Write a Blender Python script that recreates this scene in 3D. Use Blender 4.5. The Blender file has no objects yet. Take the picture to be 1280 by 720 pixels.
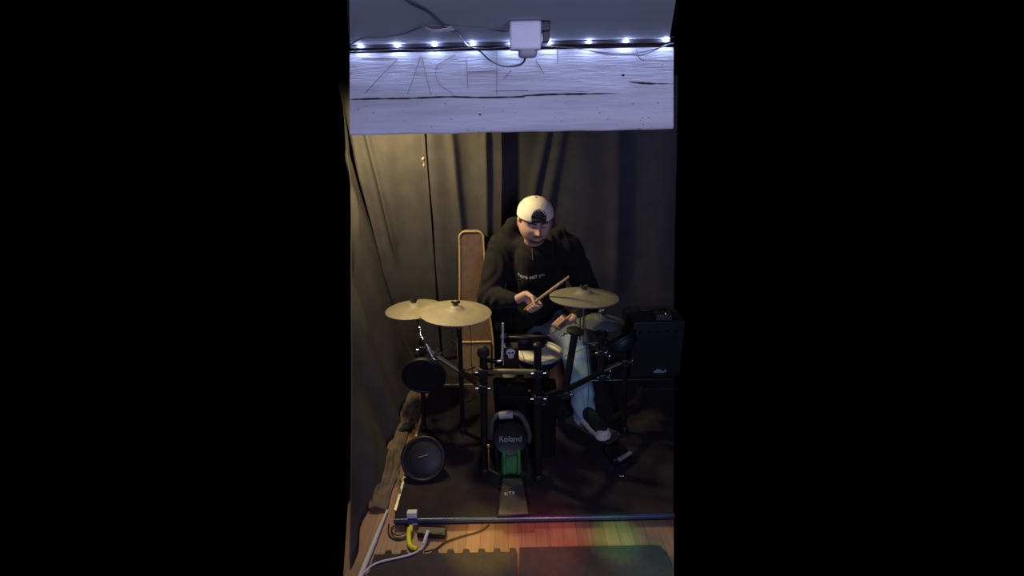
import bpy, math, random
import numpy as np
from mathutils import Vector, Matrix, Quaternion, noise
random.seed(4)
R = math.radians
V = Vector
scn = bpy.context.scene
COL = scn.collection

# ------------------------------------------------------------------ camera, world, exposure, lights
CAM_H = 1.9
cam_d = bpy.data.cameras.new('camera'); cam = bpy.data.objects.new('camera', cam_d); COL.objects.link(cam)
cam_d.sensor_width = 36; cam_d.lens = 600 / 1280 * 36; cam_d.clip_start = .02
CAM_ROT = Matrix.Rotation(R(90 - 21), 3, 'X') @ Matrix.Rotation(R(-1.1), 3, 'Z')
cam.matrix_world = Matrix.Translation((0, 0, CAM_H)) @ CAM_ROT.to_4x4()
scn.camera = cam
scn.view_settings.view_transform = 'Standard'; scn.view_settings.look = 'None'
scn.view_settings.exposure = 0; scn.view_settings.gamma = 1; scn.view_settings.use_curve_mapping = False
w = bpy.data.worlds.new('world'); scn.world = w; w.use_nodes = True
w.node_tree.nodes['Background'].inputs[0].default_value = (0, 0, 0, 1)
w.node_tree.nodes['Background'].inputs[1].default_value = 0

def lamp(name, kind, loc, target, energy, color, size=.1, angle=60, blend=.5, size_y=None):
    d = bpy.data.lights.new(name, kind); d.energy = energy; d.color = color
    if kind == 'AREA':
        d.size = size
        if size_y: d.shape = 'RECTANGLE'; d.size_y = size_y
    else: d.shadow_soft_size = size
    if kind == 'SPOT': d.spot_size = R(angle); d.spot_blend = blend
    o = bpy.data.objects.new(name, d); COL.objects.link(o); o.location = loc
    o.rotation_euler = (V(target) - V(loc)).to_track_quat('-Z', 'Y').to_euler()
    return o
# warm lamp on the ceiling of the stage, hidden behind the beam on the left
lamp('warm_stage_lamp', 'SPOT', (-.84, 2.80, 1.99), (-.6, 3.1, .9), 72, (1, .77, .36), .05, 165, .8)
lamp('warm_stage_wash', 'SPOT', (-.60, 2.46, 1.99), (.10, 2.46, .6), 47, (1, .76, .36), .04, 76, .7)
# cool fill added for the room's light in front of the stage, behind the camera
lamp('room_fill', 'AREA', (.55, -.9, 1.9), (.2, 2.4, .9), 27, (.58, .56, 1), .6)
lamp('room_ceiling_bounce', 'AREA', (0, -.2, 1.2), (0, 1.2, 2.0), 5, (.52, .62, 1), .8)
lamp('blue_stage_lamp', 'SPOT', (1.0, 2.2, 1.98), (1.15, 3.3, 1.3), 9, (.3, .42, 1), .06, 110, .9)
# beams of the small party light that fall on the floor
lamp('party_light_red', 'SPOT', (.25, .7, 1.95), (.13, 1.66, 0), 120, (1, .2, .12), .02, 13, .9)
lamp('party_light_green', 'SPOT', (.25, .7, 1.95), (.46, 1.66, 0), 150, (.3, 1, .2), .02, 8, 1)
lamp('party_light_yellow', 'SPOT', (.25, .7, 1.95), (-.17, 1.66, 0), 210, (1, .75, .08), .02, 11, .9)
lamp('party_light_teal', 'SPOT', (.25, .7, 1.95), (.6, 1.53, 0), 60, (.1, .9, .8), .02, 13, 1)
lamp('floor_fill_glow', 'SPOT', (.1, .5, 1.95), (0, 1.5, 0), 17, (1, .64, .74), .1, 48, 1)  # added pinkish fill that brightens the front floor
lamp('green_pedal_glow', 'SPOT', (.1, .9, 1.9), (-.02, 1.98, .2), 25, (.3, 1, .45), .02, 7, .8)
lamp('teal_leg_glow', 'SPOT', (.5, .7, 1.9), (.42, 2.45, .4), 25, (.35, .95, 1), .05, 16, 1)

# ------------------------------------------------------------------ reading positions off a sight line at a real distance
def ray(px, py): return CAM_ROT @ V(((px - 640) / 600, -(py - 360) / 600, -1))
def P(px, py, y):                       # the point at world distance y
    d = ray(px, py); return V((0, 0, CAM_H)) + d * (y / d.y)
def F(px, py, z=.05):                   # the point on a level surface of height z
    d = ray(px, py); return V((0, 0, CAM_H)) + d * ((z - CAM_H) / d.z)

# ------------------------------------------------------------------ materials
def mat(name, col, rough=.6, metal=0, spec=.5, nscale=0, nstr=.0, c2=None, bump=0, bscale=40, emit=None, estr=0,
        stretch=(1, 1, 1), sheen=0, lo=.35, hi=.65):
    m = bpy.data.materials.new(name); m.use_nodes = True; n = m.node_tree.nodes; l = m.node_tree.links
    b = n['Principled BSDF']
    b.inputs['Base Color'].default_value = (*col, 1); b.inputs['Roughness'].default_value = rough
    b.inputs['Metallic'].default_value = metal; b.inputs['Specular IOR Level'].default_value = spec
    b.inputs['Sheen Weight'].default_value = sheen
    tc = n.new('ShaderNodeTexCoord'); mp = n.new('ShaderNodeMapping'); l.new(tc.outputs['Object'], mp.inputs[0])
    mp.inputs['Scale'].default_value = stretch
    if c2:
        t = n.new('ShaderNodeTexNoise'); t.inputs['Scale'].default_value = nscale; t.inputs['Detail'].default_value = 6
        l.new(mp.outputs[0], t.inputs['Vector'])
        r = n.new('ShaderNodeValToRGB'); r.color_ramp.elements[0].position = lo; r.color_ramp.elements[1].position = hi
        r.color_ramp.elements[0].color = (*col, 1); r.color_ramp.elements[1].color = (*c2, 1)
        l.new(t.outputs[0], r.inputs[0]); l.new(r.outputs[0], b.inputs['Base Color'])
    if bump:
        t = n.new('ShaderNodeTexNoise'); t.inputs['Scale'].default_value = bscale; t.inputs['Detail'].default_value = 5
        l.new(mp.outputs[0], t.inputs['Vector'])
        bp = n.new('ShaderNodeBump'); bp.inputs['Strength'].default_value = bump; bp.inputs['Distance'].default_value = .004
        l.new(t.outputs[0], bp.inputs['Height']); l.new(bp.outputs[0], b.inputs['Normal'])
    if emit:
        b.inputs['Emission Color'].default_value = (*emit, 1); b.inputs['Emission Strength'].default_value = estr
    return m
M = dict(
    paint=mat('white_painted_timber', (.62, .62, .64), .75, c2=(.45, .44, .47), nscale=7, bump=.8, bscale=55, stretch=(.45, 1, 5), lo=.4, hi=.75),
    ceil=mat('painted_ceiling', (.42, .45, .5), .8, c2=(.36, .39, .45), nscale=3, bump=.15, bscale=30),
    carve=mat('carved_brown_wood', (.16, .09, .075), .9, c2=(.10, .06, .05), nscale=60),
    darkwood=mat('bare_dark_wood', (.03, .02, .018), .9),
    gap=mat('gap_shade_board', (.05, .04, .045), .9, c2=(.03, .025, .03), nscale=20),  # dark boards in the slot above the beam; its shadow put into colour
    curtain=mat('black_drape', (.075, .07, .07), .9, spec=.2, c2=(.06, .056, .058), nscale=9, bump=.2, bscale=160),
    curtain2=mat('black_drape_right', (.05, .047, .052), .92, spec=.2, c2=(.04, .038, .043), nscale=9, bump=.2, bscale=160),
    wall=mat('dark_wall', (.03, .03, .03), .9, c2=(.025, .025, .025), nscale=5),
    carpet=mat('stage_carpet', (.030, .024, .030), .95, spec=.1, c2=(.022, .018, .024), nscale=14, bump=.5, bscale=300),
    trim=mat('blue_edge_trim', (.03, .05, .13), .28, spec=.6, c2=(.02, .03, .09), nscale=9),
    alu=mat('aluminium', (.6, .6, .62), .35, 1, c2=(.45, .45, .48), nscale=30),
    foam=mat('grey_foam', (.055, .045, .05), .85, spec=.2, c2=(.045, .036, .045), nscale=50, bump=.4, bscale=220),
    black=mat('black_plastic', (.012, .012, .013), .45, c2=(.008, .008, .009), nscale=40),
    blackm=mat('black_metal_tube', (.014, .014, .017), .42, .3, c2=(.009, .009, .012), nscale=30),
    rubber=mat('tan_lit_cymbal_rubber', (.25, .225, .165), .55, c2=(.205, .185, .14), nscale=18, bump=.1, bscale=60),  # warm lamplight on the left pads put into this tan
    rubber3=mat('grey_cymbal_rubber', (.17, .17, .15), .55, c2=(.14, .14, .125), nscale=18, bump=.1, bscale=60),  # same rubber, greyer for the dimmer right pad
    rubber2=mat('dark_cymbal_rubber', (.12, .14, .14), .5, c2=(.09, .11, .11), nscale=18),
    padrub=mat('black_pad_rubber', (.009, .010, .015), .5, spec=.35, c2=(.006, .007, .011), nscale=25),
    mesh=mat('white_mesh_head', (.75, .72, .62), .6, c2=(.66, .64, .56), nscale=60, bump=.2, bscale=400),
    rim=mat('snare_rim', (.3, .32, .36), .35, c2=(.22, .24, .28), nscale=30),
    chrome=mat('chrome', (.75, .75, .77), .18, 1, c2=(.6, .6, .62), nscale=20),
    silver=mat('silver_rod', (.7, .7, .72), .35, .3, c2=(.55, .55, .58), nscale=30),  # chrome's shine put into a pale, less metallic colour
    brass=mat('brass', (.8, .55, .22), .3, 1, c2=(.65, .42, .15), nscale=20),
    olive=mat('olive_sheen_tube', (.16, .14, .085), .4, .4, c2=(.10, .09, .06), nscale=20),  # front crossbar's olive reflection put into the colour; tan side bars share it
    skin=mat('skin', (.46, .29, .25), .55, c2=(.38, .22, .19), nscale=14, bump=.12, bscale=90),
    lip=mat('lip', (.26, .11, .10), .55, c2=(.22, .09, .085), nscale=40),
    hair=mat('dark_hair', (.02, .014, .011), .7, c2=(.035, .024, .018), nscale=120, stretch=(1, 1, .2)),
    stub=mat('stubble', (.11, .065, .055), .8, c2=(.06, .038, .034), nscale=300),
    eye=mat('eye', (.5, .48, .46), .3, c2=(.42, .4, .38), nscale=10),
    cap=mat('cream_cap_cotton', (.74, .70, .60), .85, c2=(.66, .62, .53), nscale=30, bump=.2, bscale=250),
    hood=mat('black_hoodie', (.012, .011, .013), .9, spec=.15, c2=(.007, .007, .009), nscale=20, bump=.4, bscale=60, sheen=.03),
    print_=mat('pale_lettering', (.8, .8, .75), .7, c2=(.6, .6, .56), nscale=200),
    jeans=mat('light_blue_denim', (.27, .33, .40), .85, c2=(.19, .25, .32), nscale=16, bump=.5, bscale=50),
    sole=mat('white_sole', (.72, .66, .6), .55, c2=(.6, .55, .5), nscale=40),
    canvas=mat('black_canvas', (.015, .014, .015), .8, c2=(.01, .01, .01), nscale=40),
    casec=mat('matt_black_cloth', (.005, .005, .006), .95, spec=.1, c2=(.008, .008, .009), nscale=30),
    stick=mat('stick_wood', (.45, .30, .2), .5, c2=(.36, .24, .16), nscale=30, stretch=(1, 1, .1)),
    bag=mat('brown_bag_fabric', (.17, .105, .08), .8, c2=(.13, .08, .06), nscale=25, bump=.3, bscale=200),
    bag2=mat('tan_bag_pocket', (.26, .19, .11), .8, c2=(.2, .145, .085), nscale=25, bump=.3, bscale=200),
    pipe=mat('tan_piping', (.6, .43, .22), .55, c2=(.5, .36, .19), nscale=60),
    amp=mat('black_amp_vinyl', (.018, .016, .02), .6, c2=(.012, .011, .015), nscale=60, bump=.3, bscale=200),
    grille=mat('amp_grille', (.008, .007, .010), .8, c2=(.012, .011, .014), nscale=300),
    logo=mat('pale_teal_logo', (.30, .45, .45), .5, c2=(.25, .4, .4), nscale=40),
    faint=mat('faint_grey_lettering', (.07, .075, .085), .8, c2=(.05, .055, .065), nscale=60),
    green=mat('green_glow_plastic', (.05, .16, .06), .35, c2=(.025, .085, .04), nscale=14),  # green glow on the kick tower put into the column colour
    plate=mat('grey_plate', (.075, .07, .068), .5, c2=(.055, .05, .05), nscale=24),
    white=mat('white_plastic', (.62, .62, .66), .5, c2=(.56, .56, .6), nscale=12),
    greyp=mat('grey_plastic', (.25, .25, .27), .5, c2=(.2, .2, .22), nscale=12),
    yellow=mat('yellow_plug', (.75, .75, .03), .45, c2=(.62, .66, .02), nscale=20),
    cord=mat('black_cord', (.015, .015, .018), .5, c2=(.01, .01, .012), nscale=50),
    gcord=mat('grey_cord', (.20, .20, .22), .6, c2=(.16, .16, .18), nscale=50),
    box=mat('brown_board', (.28, .11, .06), .7, c2=(.22, .08, .045), nscale=12),
    rag=mat('brown_cloth', (.16, .12, .09), .9, c2=(.10, .075, .06), nscale=18, bump=.5, bscale=50),
    led=mat('led_emitter', (1, 1, 1), .4, c2=(.95, .95, 1), nscale=4, emit=(.42, .54, 1), estr=520),
    bead=mat('orange_bead', (.8, .42, .25), .4, c2=(.7, .34, .2), nscale=20),
)
def wood_floor():
    m = bpy.data.materials.new('laminate_floor'); m.use_nodes = True; n = m.node_tree.nodes; l = m.node_tree.links
    b = n['Principled BSDF']; b.inputs['Roughness'].default_value = .45
    tc = n.new('ShaderNodeTexCoord'); mp = n.new('ShaderNodeMapping'); mp.inputs['Rotation'].default_value = (0, 0, R(90))
    l.new(tc.outputs['Object'], mp.inputs[0])
    br = n.new('ShaderNodeTexBrick'); br.inputs['Scale'].default_value = 1; br.inputs['Brick Width'].default_value = .9
    br.inputs['Row Height'].default_value = .065; br.inputs['Mortar Size'].default_value = .0012
    br.inputs['Color1'].default_value = (.30, .165, .12, 1); br.inputs['Color2'].default_value = (.19, .10, .075, 1)
    br.inputs['Mortar'].default_value = (.12, .055, .035, 1)
    l.new(mp.outputs[0], br.inputs['Vector'])
    mp2 = n.new('ShaderNodeMapping'); mp2.inputs['Scale'].default_value = (30, 2, 1); l.new(tc.outputs['Object'], mp2.inputs[0])
    t = n.new('ShaderNodeTexNoise'); t.inputs['Scale'].default_value = 2; t.inputs['Detail'].default_value = 5; l.new(mp2.outputs[0], t.inputs['Vector'])
    mx = n.new('ShaderNodeMix'); mx.data_type = 'RGBA'; mx.blend_type = 'MULTIPLY'; mx.inputs[0].default_value = .7
    r = n.new('ShaderNodeValToRGB'); r.color_ramp.elements[0].color = (.45, .45, .45, 1); r.color_ramp.elements[1].color = (1.3, 1.2, 1.2, 1)
    l.new(t.outputs[0], r.inputs[0]); l.new(br.outputs[0], mx.inputs[6]); l.new(r.outputs[0], mx.inputs[7]); l.new(mx.outputs[2], b.inputs['Base Color'])
    return m
M['floor'] = wood_floor()

# ------------------------------------------------------------------ mesh helpers
class MB:
    def __init__(s): s.v = []; s.f = []
    def add(s, vs, fs):
        k = len(s.v); s.v += [V(q) for q in vs]; s.f += [tuple(i + k for i in f) for f in fs]; return s
    def box(s, c, size, rot=None):
        c = V(c); x, y, z = [q / 2 for q in size]; rot = rot or Matrix.Identity(3)
        vs = [c + rot @ V((a * x, b * y, d * z)) for a in (-1, 1) for b in (-1, 1) for d in (-1, 1)]
        return s.add(vs, [(0, 1, 3, 2), (4, 6, 7, 5), (0, 4, 5, 1), (2, 3, 7, 6), (0, 2, 6, 4), (1, 5, 7, 3)])
    def tube(s, pts, r, n=12, cap=True):
        pts = [V(p) for p in pts]; m = len(pts); rr = r if isinstance(r, (list, tuple)) else [r] * m
        T = [(pts[min(i + 1, m - 1)] - pts[max(i - 1, 0)]).normalized() for i in range(m)]
        u = T[0].orthogonal().normalized(); vs = []
        for i in range(m):
            if i: u = (T[i - 1].rotation_difference(T[i]) @ u)
            u = (u - T[i] * u.dot(T[i])).normalized(); w_ = T[i].cross(u)
            vs += [pts[i] + (u * math.cos(2 * math.pi * k / n) + w_ * math.sin(2 * math.pi * k / n)) * rr[i] for k in range(n)]
        fs = [(i * n + k, i * n + (k + 1) % n, (i + 1) * n + (k + 1) % n, (i + 1) * n + k) for i in range(m - 1) for k in range(n)]
        if cap: fs += [tuple(range(n - 1, -1, -1)), tuple((m - 1) * n + k for k in range(n))]
        return s.add(vs, fs)
    def capsule(s, a, b, r0, r1, n=16):
        a = V(a); b = V(b); d = (b - a); L = max(d.length, 1e-5); d = d / L; pts = []; rr = []
        for k in range(6): t = math.pi / 2 * (1 - k / 5); pts.append(a - d * r0 * math.sin(t)); rr.append(max(r0 * math.cos(t), 1e-4))
        for k in range(6): t = math.pi / 2 * k / 5; pts.append(b + d * r1 * math.sin(t)); rr.append(max(r1 * math.cos(t), 1e-4))
        k = len(s.v); u = d.orthogonal().normalized(); w_ = d.cross(u); m = len(pts)
        vs = [pts[i] + (u * math.cos(2 * math.pi * j / n) + w_ * math.sin(2 * math.pi * j / n)) * rr[i] for i in range(m) for j in range(n)]
        fs = [(i * n + j, i * n + (j + 1) % n, (i + 1) * n + (j + 1) % n, (i + 1) * n + j) for i in range(m - 1) for j in range(n)]
        fs += [tuple(range(n - 1, -1, -1)), tuple((m - 1) * n + j for j in range(n))]
        return s.add(vs, fs)
    def ell(s, c, rad, rot=None, n=24, m=14):
        c = V(c); rot = rot or Matrix.Identity(3); vs = []
        for i in range(m + 1):
            t = math.pi * i / m; st = max(math.sin(t), 1e-3)
            for j in range(n):
                p = 2 * math.pi * j / n
                vs.append(c + rot @ V((rad[0] * st * math.cos(p), rad[1] * st * math.sin(p), rad[2] * math.cos(t))))
        fs = [(i * n + j, (i + 1) * n + j, (i + 1) * n + (j + 1) % n, i * n + (j + 1) % n) for i in range(m) for j in range(n)]
        fs += [tuple(range(n)), tuple(m * n + j for j in range(n - 1, -1, -1))]
        return s.add(vs, fs)
    def lathe(s, c, prof, rot=None, n=48):        # profile (radius, height), about local Z
        c = V(c); rot = rot or Matrix.Identity(3); m = len(prof)
        vs = [c + rot @ V((r * math.cos(2 * math.pi * j / n), r * math.sin(2 * math.pi * j / n), h)) for r, h in [(max(q[0], 1e-4), q[1]) for q in prof] for j in range(n)]
        fs = [(i * n + j, i * n + (j + 1) % n, (i + 1) * n + (j + 1) % n, (i + 1) * n + j) for i in range(m - 1) for j in range(n)]
        fs += [tuple(range(n - 1, -1, -1)), tuple((m - 1) * n + j for j in range(n))]
        return s.add(vs, fs)
    def prism(s, poly, d, thick):                 # polygon (3D points) extruded by vector d*thick
        poly = [V(p) for p in poly]; n = len(poly); e = V(d) * thick
        return s.add(poly + [p + e for p in poly], [tuple(range(n - 1, -1, -1)), tuple(range(n, 2 * n))] + [(i, (i + 1) % n, (i + 1) % n + n, i + n) for i in range(n)])
    def build(s, name, m, parent=None, bevel=0, smooth=True, origin=None):
        me = bpy.data.meshes.new(name)
        if origin is None:
            if parent is not None: origin = V((0, 0, 0))
            else:
                lo = V([min(v[i] for v in s.v) for i in range(3)]); hi = V([max(v[i] for v in s.v) for i in range(3)])
                origin = V(((lo.x + hi.x) / 2, (lo.y + hi.y) / 2, lo.z))
        base = origin if parent is None else V(parent['_org'])
        me.from_pydata([v - base for v in s.v], [], s.f); me.update(); me.validate()
        fix_normals(me)
        me.materials.append(m)
        o = bpy.data.objects.new(name, me); COL.objects.link(o)
        if parent is None: o.location = base
        else: o.parent = parent
        o['_org'] = list(base)
        if smooth:
            for p in me.polygons: p.use_smooth = True
            me.set_sharp_from_angle(angle=R(38))
        if bevel:
            b = o.modifiers.new('bevel', 'BEVEL'); b.width = bevel; b.segments = 2; b.limit_method = 'ANGLE'; b.angle_limit = R(40)
        return o
import bmesh
def fix_normals(me):
    bm = bmesh.new(); bm.from_mesh(me); bmesh.ops.recalc_face_normals(bm, faces=bm.faces); bm.to_mesh(me); bm.free()

def tag(o, label, cat, group=None):
    o['label'] = label; o['category'] = cat
    if group: o['group'] = group
    return o
def thing(name, loc, label, cat, group=None):
    o = bpy.data.objects.new(name, None); COL.objects.link(o); o.location = V(loc); o['_org'] = list(V(loc)); o.empty_display_size = .05
    return tag(o, label, cat, group)
def structure(o): o['kind'] = 'structure'; return o
def grid(fn, nu, nv):
    b = MB(); b.add([fn(i / nu, j / nv) for j in range(nv + 1) for i in range(nu + 1)],
        [(j * (nu + 1) + i, j * (nu + 1) + i + 1, (j + 1) * (nu + 1) + i + 1, (j + 1) * (nu + 1) + i) for j in range(nv) for i in range(nu)])
    return b
def sm(p0, pts):   # smooth a polyline by Catmull-Rom
    pts = [V(p) for p in pts]; out = []
    q = [pts[0]] + pts + [pts[-1]]
    for i in range(1, len(q) - 2):
        for k in range(p0):
            t = k / p0; a, b, c, d = q[i - 1:i + 3]
            out.append(.5 * ((2 * b) + (c - a) * t + (2 * a - 5 * b + 4 * c - d) * t * t + (3 * b - a - 3 * c + d) * t ** 3))
    return out + [pts[-1]]
def remeshed(b, name, m, parent=None, voxel=.005, smooth=4, origin=None, disp=None):
    o = b.build(name, m, parent, origin=origin)
    md = o.modifiers.new('r', 'REMESH'); md.mode = 'VOXEL'; md.voxel_size = voxel
    s_ = o.modifiers.new('s', 'SMOOTH'); s_.iterations = smooth; s_.factor = .5
    bpy.context.view_layer.update()
    dg = bpy.context.evaluated_depsgraph_get(); me = bpy.data.meshes.new_from_object(o.evaluated_get(dg))
    o.modifiers.clear(); o.data = me
    if disp:
        base = V(o['_org'])
        for v in me.vertices: v.co += v.normal * disp(v.co + base)
    for p in me.polygons: p.use_smooth = True
    if not me.materials: me.materials.append(m)
    return o

# ------------------------------------------------------------------ the room
# only the part of the room the portrait picture looks into is modelled
def slab(name, outline, z0, z1, m, bevel=0):
    return MB().prism([(x, y, z0) for x, y in outline], (0, 0, 1), z1 - z0).build(name, m, bevel=bevel, smooth=False)
structure(slab('floor', [(-.745, 1.46), (.665, 1.46), (.758, 1.75), (1.30, 3.47), (-.86, 3.47), (-.86, 1.9)], -.05, 0, M['floor']))
structure(slab('ceiling', [(-.236, .83), (.268, .87), (.432, 1.43), (-.42, 1.43)], 2.05, 2.09, M['ceil']))
structure(slab('ceiling', [(-.43, 1.57), (.46, 1.57), (1.05, 3.46), (-1.06, 3.46)], 2.052, 2.09, M['wall']))
structure(MB().prism([(-.86, 3.47, 0), (1.26, 3.47, 0), (1.08, 3.47, 2.05), (-1.03, 3.47, 2.05)], (0, 1, 0), .05).build('wall_back', M['wall'], smooth=False))
structure(slab('stage_platform', [(-.588, 1.765), (.758, 1.765), (1.30, 3.44), (-.588, 3.44)], 0, .05, M['carpet'], .004))
structure(MB().tube([(-.588, 1.757, .038), (.757, 1.757, .038)], .0125, 12).build('stage_front_trim', M['trim']))
e = MB(); e.box((-.592, 1.98, .052), (.014, .35, .006)); e.box((-.594, 1.98, .028), (.004, .35, .05))
structure(e.build('stage_side_trim', M['alu'], bevel=.001))
e = MB(); e.box((-.592, 2.50, .052), (.014, .26, .006)); e.box((-.594, 2.50, .028), (.004, .26, .05))
structure(e.build('stage_side_trim', M['alu'], bevel=.001))
for a, b_ in (((-.588, 2.93, .0505), (-.19, 2.93, .0505)), ((.28, 2.95, .0505), (1.13, 2.95, .0505))):
    structure(MB().box((V(a) + V(b_)) / 2 + V((0, 0, .001)), ((V(b_) - V(a)).length, .011, .006)).build('carpet_seam_strip', M['alu'], bevel=.001))

# beam -----------------------------------------------------------------
ZB0, ZB1 = 1.826, 2.032
def beam_pt(u, v, depth=0):
    z = ZB0 + (ZB1 - ZB0) * v
    xl = -.443 + .029 * v; xr = .457 - .021 * v
    x = xl + (xr - xl) * u
    g = noise.noise(V((x * 5, z * 90, 0))) * .0007 + noise.noise(V((x * 18, z * 260, 3))) * .0010 + noise.noise(V((x * 3, z * 12, 8))) * .002
    y = 1.40 - g * (1 if depth == 0 else 0)
    lip = noise.noise(V((x * 9, 0, 5))) * .0025 * (1 - v)
    e = min(v, 1 - v) * (ZB1 - ZB0)
    if e < .007: y += (.007 - e) ** 2 / .007 * .8
    return V((x, y, z + lip))
beam = grid(lambda u, v: beam_pt(u, v), 420, 110)
nb = len(beam.v)
# close the timber with a back, ends, top and underside
top = [110 * 421 + i for i in range(421)]; bot = list(range(421)); lef = [j * 421 for j in range(111)]; rig = [j * 421 + 420 for j in range(111)]
bk = [V((-.443, 1.56, ZB0)), V((.457, 1.56, ZB0)), V((.436, 1.56, ZB1)), V((-.414, 1.56, ZB1))]
beam.v += bk
beam.f += [tuple(bot[::-1]) + (nb, nb + 1), tuple(top) + (nb + 2, nb + 3), tuple(lef) + (nb + 3, nb), tuple(rig[::-1]) + (nb + 1, nb + 2), (nb, nb + 3, nb + 2, nb + 1)]
beam_o = beam.build('beam', M['paint']); structure(beam_o)
structure(MB().box((.008, 1.50, 2.041), (.83, .10, .02)).build('trim_1', M['gap'], smooth=False))
structure(MB().box((.008, 1.415, 2.0465), (.83, .05, .009)).build('trim_2', M['gap'], smooth=False))
def on_beam(px, py, off=0): return P(px, py, 1.3985 - off)
def scratch(pts, r=.0007):
    return MB().tube(sm(4, [on_beam(*p) for p in pts]), r, 6)
sc = MB()
for pts in [[(498, 73), (478, 93), (456, 117)], [(452, 72), (470, 73), (496, 73)], [(526, 69), (518, 94), (509, 118)], [(528, 71), (532, 92), (539, 119)],
            [(569, 69), (556, 76), (546, 83), (545, 95), (550, 106), (562, 114), (568, 120)], [(583, 73), (584, 90), (585, 111)], [(621, 64), (621, 90), (621, 119)],
            [(585, 90), (603, 89.5), (620, 88)], [(637, 90), (629, 100)], [(616, 114), (640, 113.5), (660, 113)], [(696, 58), (697, 80)], [(670, 75), (680, 92)]]:
    k = scratch(pts); sc.add(k.v, k.f)
sc.build('carved_lines', M['carve'], beam_o)
ck = MB()
def crack(pts, wmax):
    q = sm(10, [on_beam(*p) for p in pts]); n = len(q); rr = [max(.0003, wmax * (.75 + .25 * math.sin(i * 1.1) * math.sin(i * .37)) * min(1, i / 4, (n - 1 - i) / 10)) for i in range(n)]
    ck.tube(q, rr, 6)
crack([(437, 124.5), (470, 123.5), (510, 123), (560, 121), (600, 122), (650, 121), (656, 121)], .0028)
crack([(650, 120), (690, 118), (730, 117.5), (775, 116.5)], .0032)
crack([(786, 102.5), (812, 104.5), (842, 105)], .0032)
crack([(650, 114), (700, 113), (735, 115)], .0006)
ck.build('crack', M['darkwood'], beam_o)
kn = MB()
for px, py, r in [(600, 143, .0032), (585, 163, .0018), (538, 79, .0013), (638, 89, .002), (439, 92, .002), (779, 94, .0042), (804, 75, .002), (828, 81, .0018), (541, 75, .001), (804, 156, .0016), (735, 148, .0012), (505, 152, .0012)]:
    kn.ell(on_beam(px, py), (r, .0012, r * .75), n=10, m=6)
for _ in range(46):
    px, py = random.uniform(440, 840), random.uniform(126, 163); r = random.uniform(.0005, .0011)
    kn.ell(on_beam(px, py), (r * random.uniform(1, 2.5), .0008, r), n=8, m=5)
kn.build('nail_hole', M['darkwood'], beam_o)

# curtains ---------------------------------------------------------------
def folds(s, seed, amp, freq, z):
    return amp * (math.sin(s * freq + 1.5 * noise.noise(V((s * 2, z * .6, seed)))) + .6 * math.sin(s * freq * 2.3 + seed) * (0.6 + noise.noise(V((s, z, seed)))) + .9 * noise.noise(V((s * 3 + z * .5, z * .8, seed + 9))))
def curtain(name, x0t, x0b, x1t, x1b, y, seed, amp, freq, m, label, group=None, ztop=2.05, zb=.052, ys=0, extra=None):
    def fn(u, v):
        z = zb + (ztop - zb) * v
        xa = x0b + (x0t - x0b) * v; xb = x1b + (x1t - x1b) * v; x = xa + (xb - xa) * u
        yy = y + ys * u + folds(x, seed, amp, freq, z)
        if extra: yy += extra(x, z)
        return V((x + .006 * noise.noise(V((z * 3, x * 5, seed))), yy, z))
    b = grid(fn, 150, 60); o = b.build(name, m)
    sd = o.modifiers.new('solid', 'SOLIDIFY'); sd.thickness = .004
    tag(o, label, 'curtain', group); return o
def dv(x, z, xa, za, xb, zb_, w, a):    # a diagonal drag fold between two points
    t = (za - z) / (za - zb_)
    if t < -.2 or t > 1.1: return 0
    c = xa + (xb - xa) * t; return -a * math.exp(-((x - c) / w) ** 2) * max(0, min(1, (t + .2) * 4, (1.1 - t) * 4))
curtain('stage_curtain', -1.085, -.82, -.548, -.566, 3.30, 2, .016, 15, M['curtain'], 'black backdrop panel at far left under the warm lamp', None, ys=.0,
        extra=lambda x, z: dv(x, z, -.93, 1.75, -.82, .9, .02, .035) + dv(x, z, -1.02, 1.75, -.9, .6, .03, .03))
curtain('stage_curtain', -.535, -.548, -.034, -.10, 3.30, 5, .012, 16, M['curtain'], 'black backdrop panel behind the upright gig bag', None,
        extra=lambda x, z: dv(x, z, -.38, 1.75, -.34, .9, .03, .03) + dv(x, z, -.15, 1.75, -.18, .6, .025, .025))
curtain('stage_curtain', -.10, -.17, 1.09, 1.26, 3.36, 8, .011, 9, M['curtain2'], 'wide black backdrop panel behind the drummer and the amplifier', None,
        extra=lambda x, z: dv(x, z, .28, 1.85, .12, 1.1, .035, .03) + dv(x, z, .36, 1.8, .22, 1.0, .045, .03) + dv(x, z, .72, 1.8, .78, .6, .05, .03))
# side curtain runs from the back corner towards the viewer
def side(u, v):
    z = .002 + 2.048 * v
    x = max(-.735 - .42 * v ** .9, -1.07)
    yf = float(np.interp(v, (0, .1, .2, .3, .4, .5, .6, .7, .8, 1), (1.53, 1.80, 2.05, 2.29, 2.51, 2.735, 2.96, 3.17, 3.30, 3.33)))
    y = yf + (3.36 - yf) * u
    x += min(1, u * 5) * .03 * math.sin(y * 13 + 2 * noise.noise(V((y * 2, z, 3)))) * (.5 + .5 * (1 - v)) + min(1, u * 5) * .02 * noise.noise(V((y * 6, z * 1.5, 7)))
    return V((x, y, z))
o = grid(side, 130, 60).build('side_curtain', M['curtain']); sd = o.modifiers.new('solid', 'SOLIDIFY'); sd.thickness = .004
tag(o, 'black side curtain running along the left of the stage to the floor', 'curtain')

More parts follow.
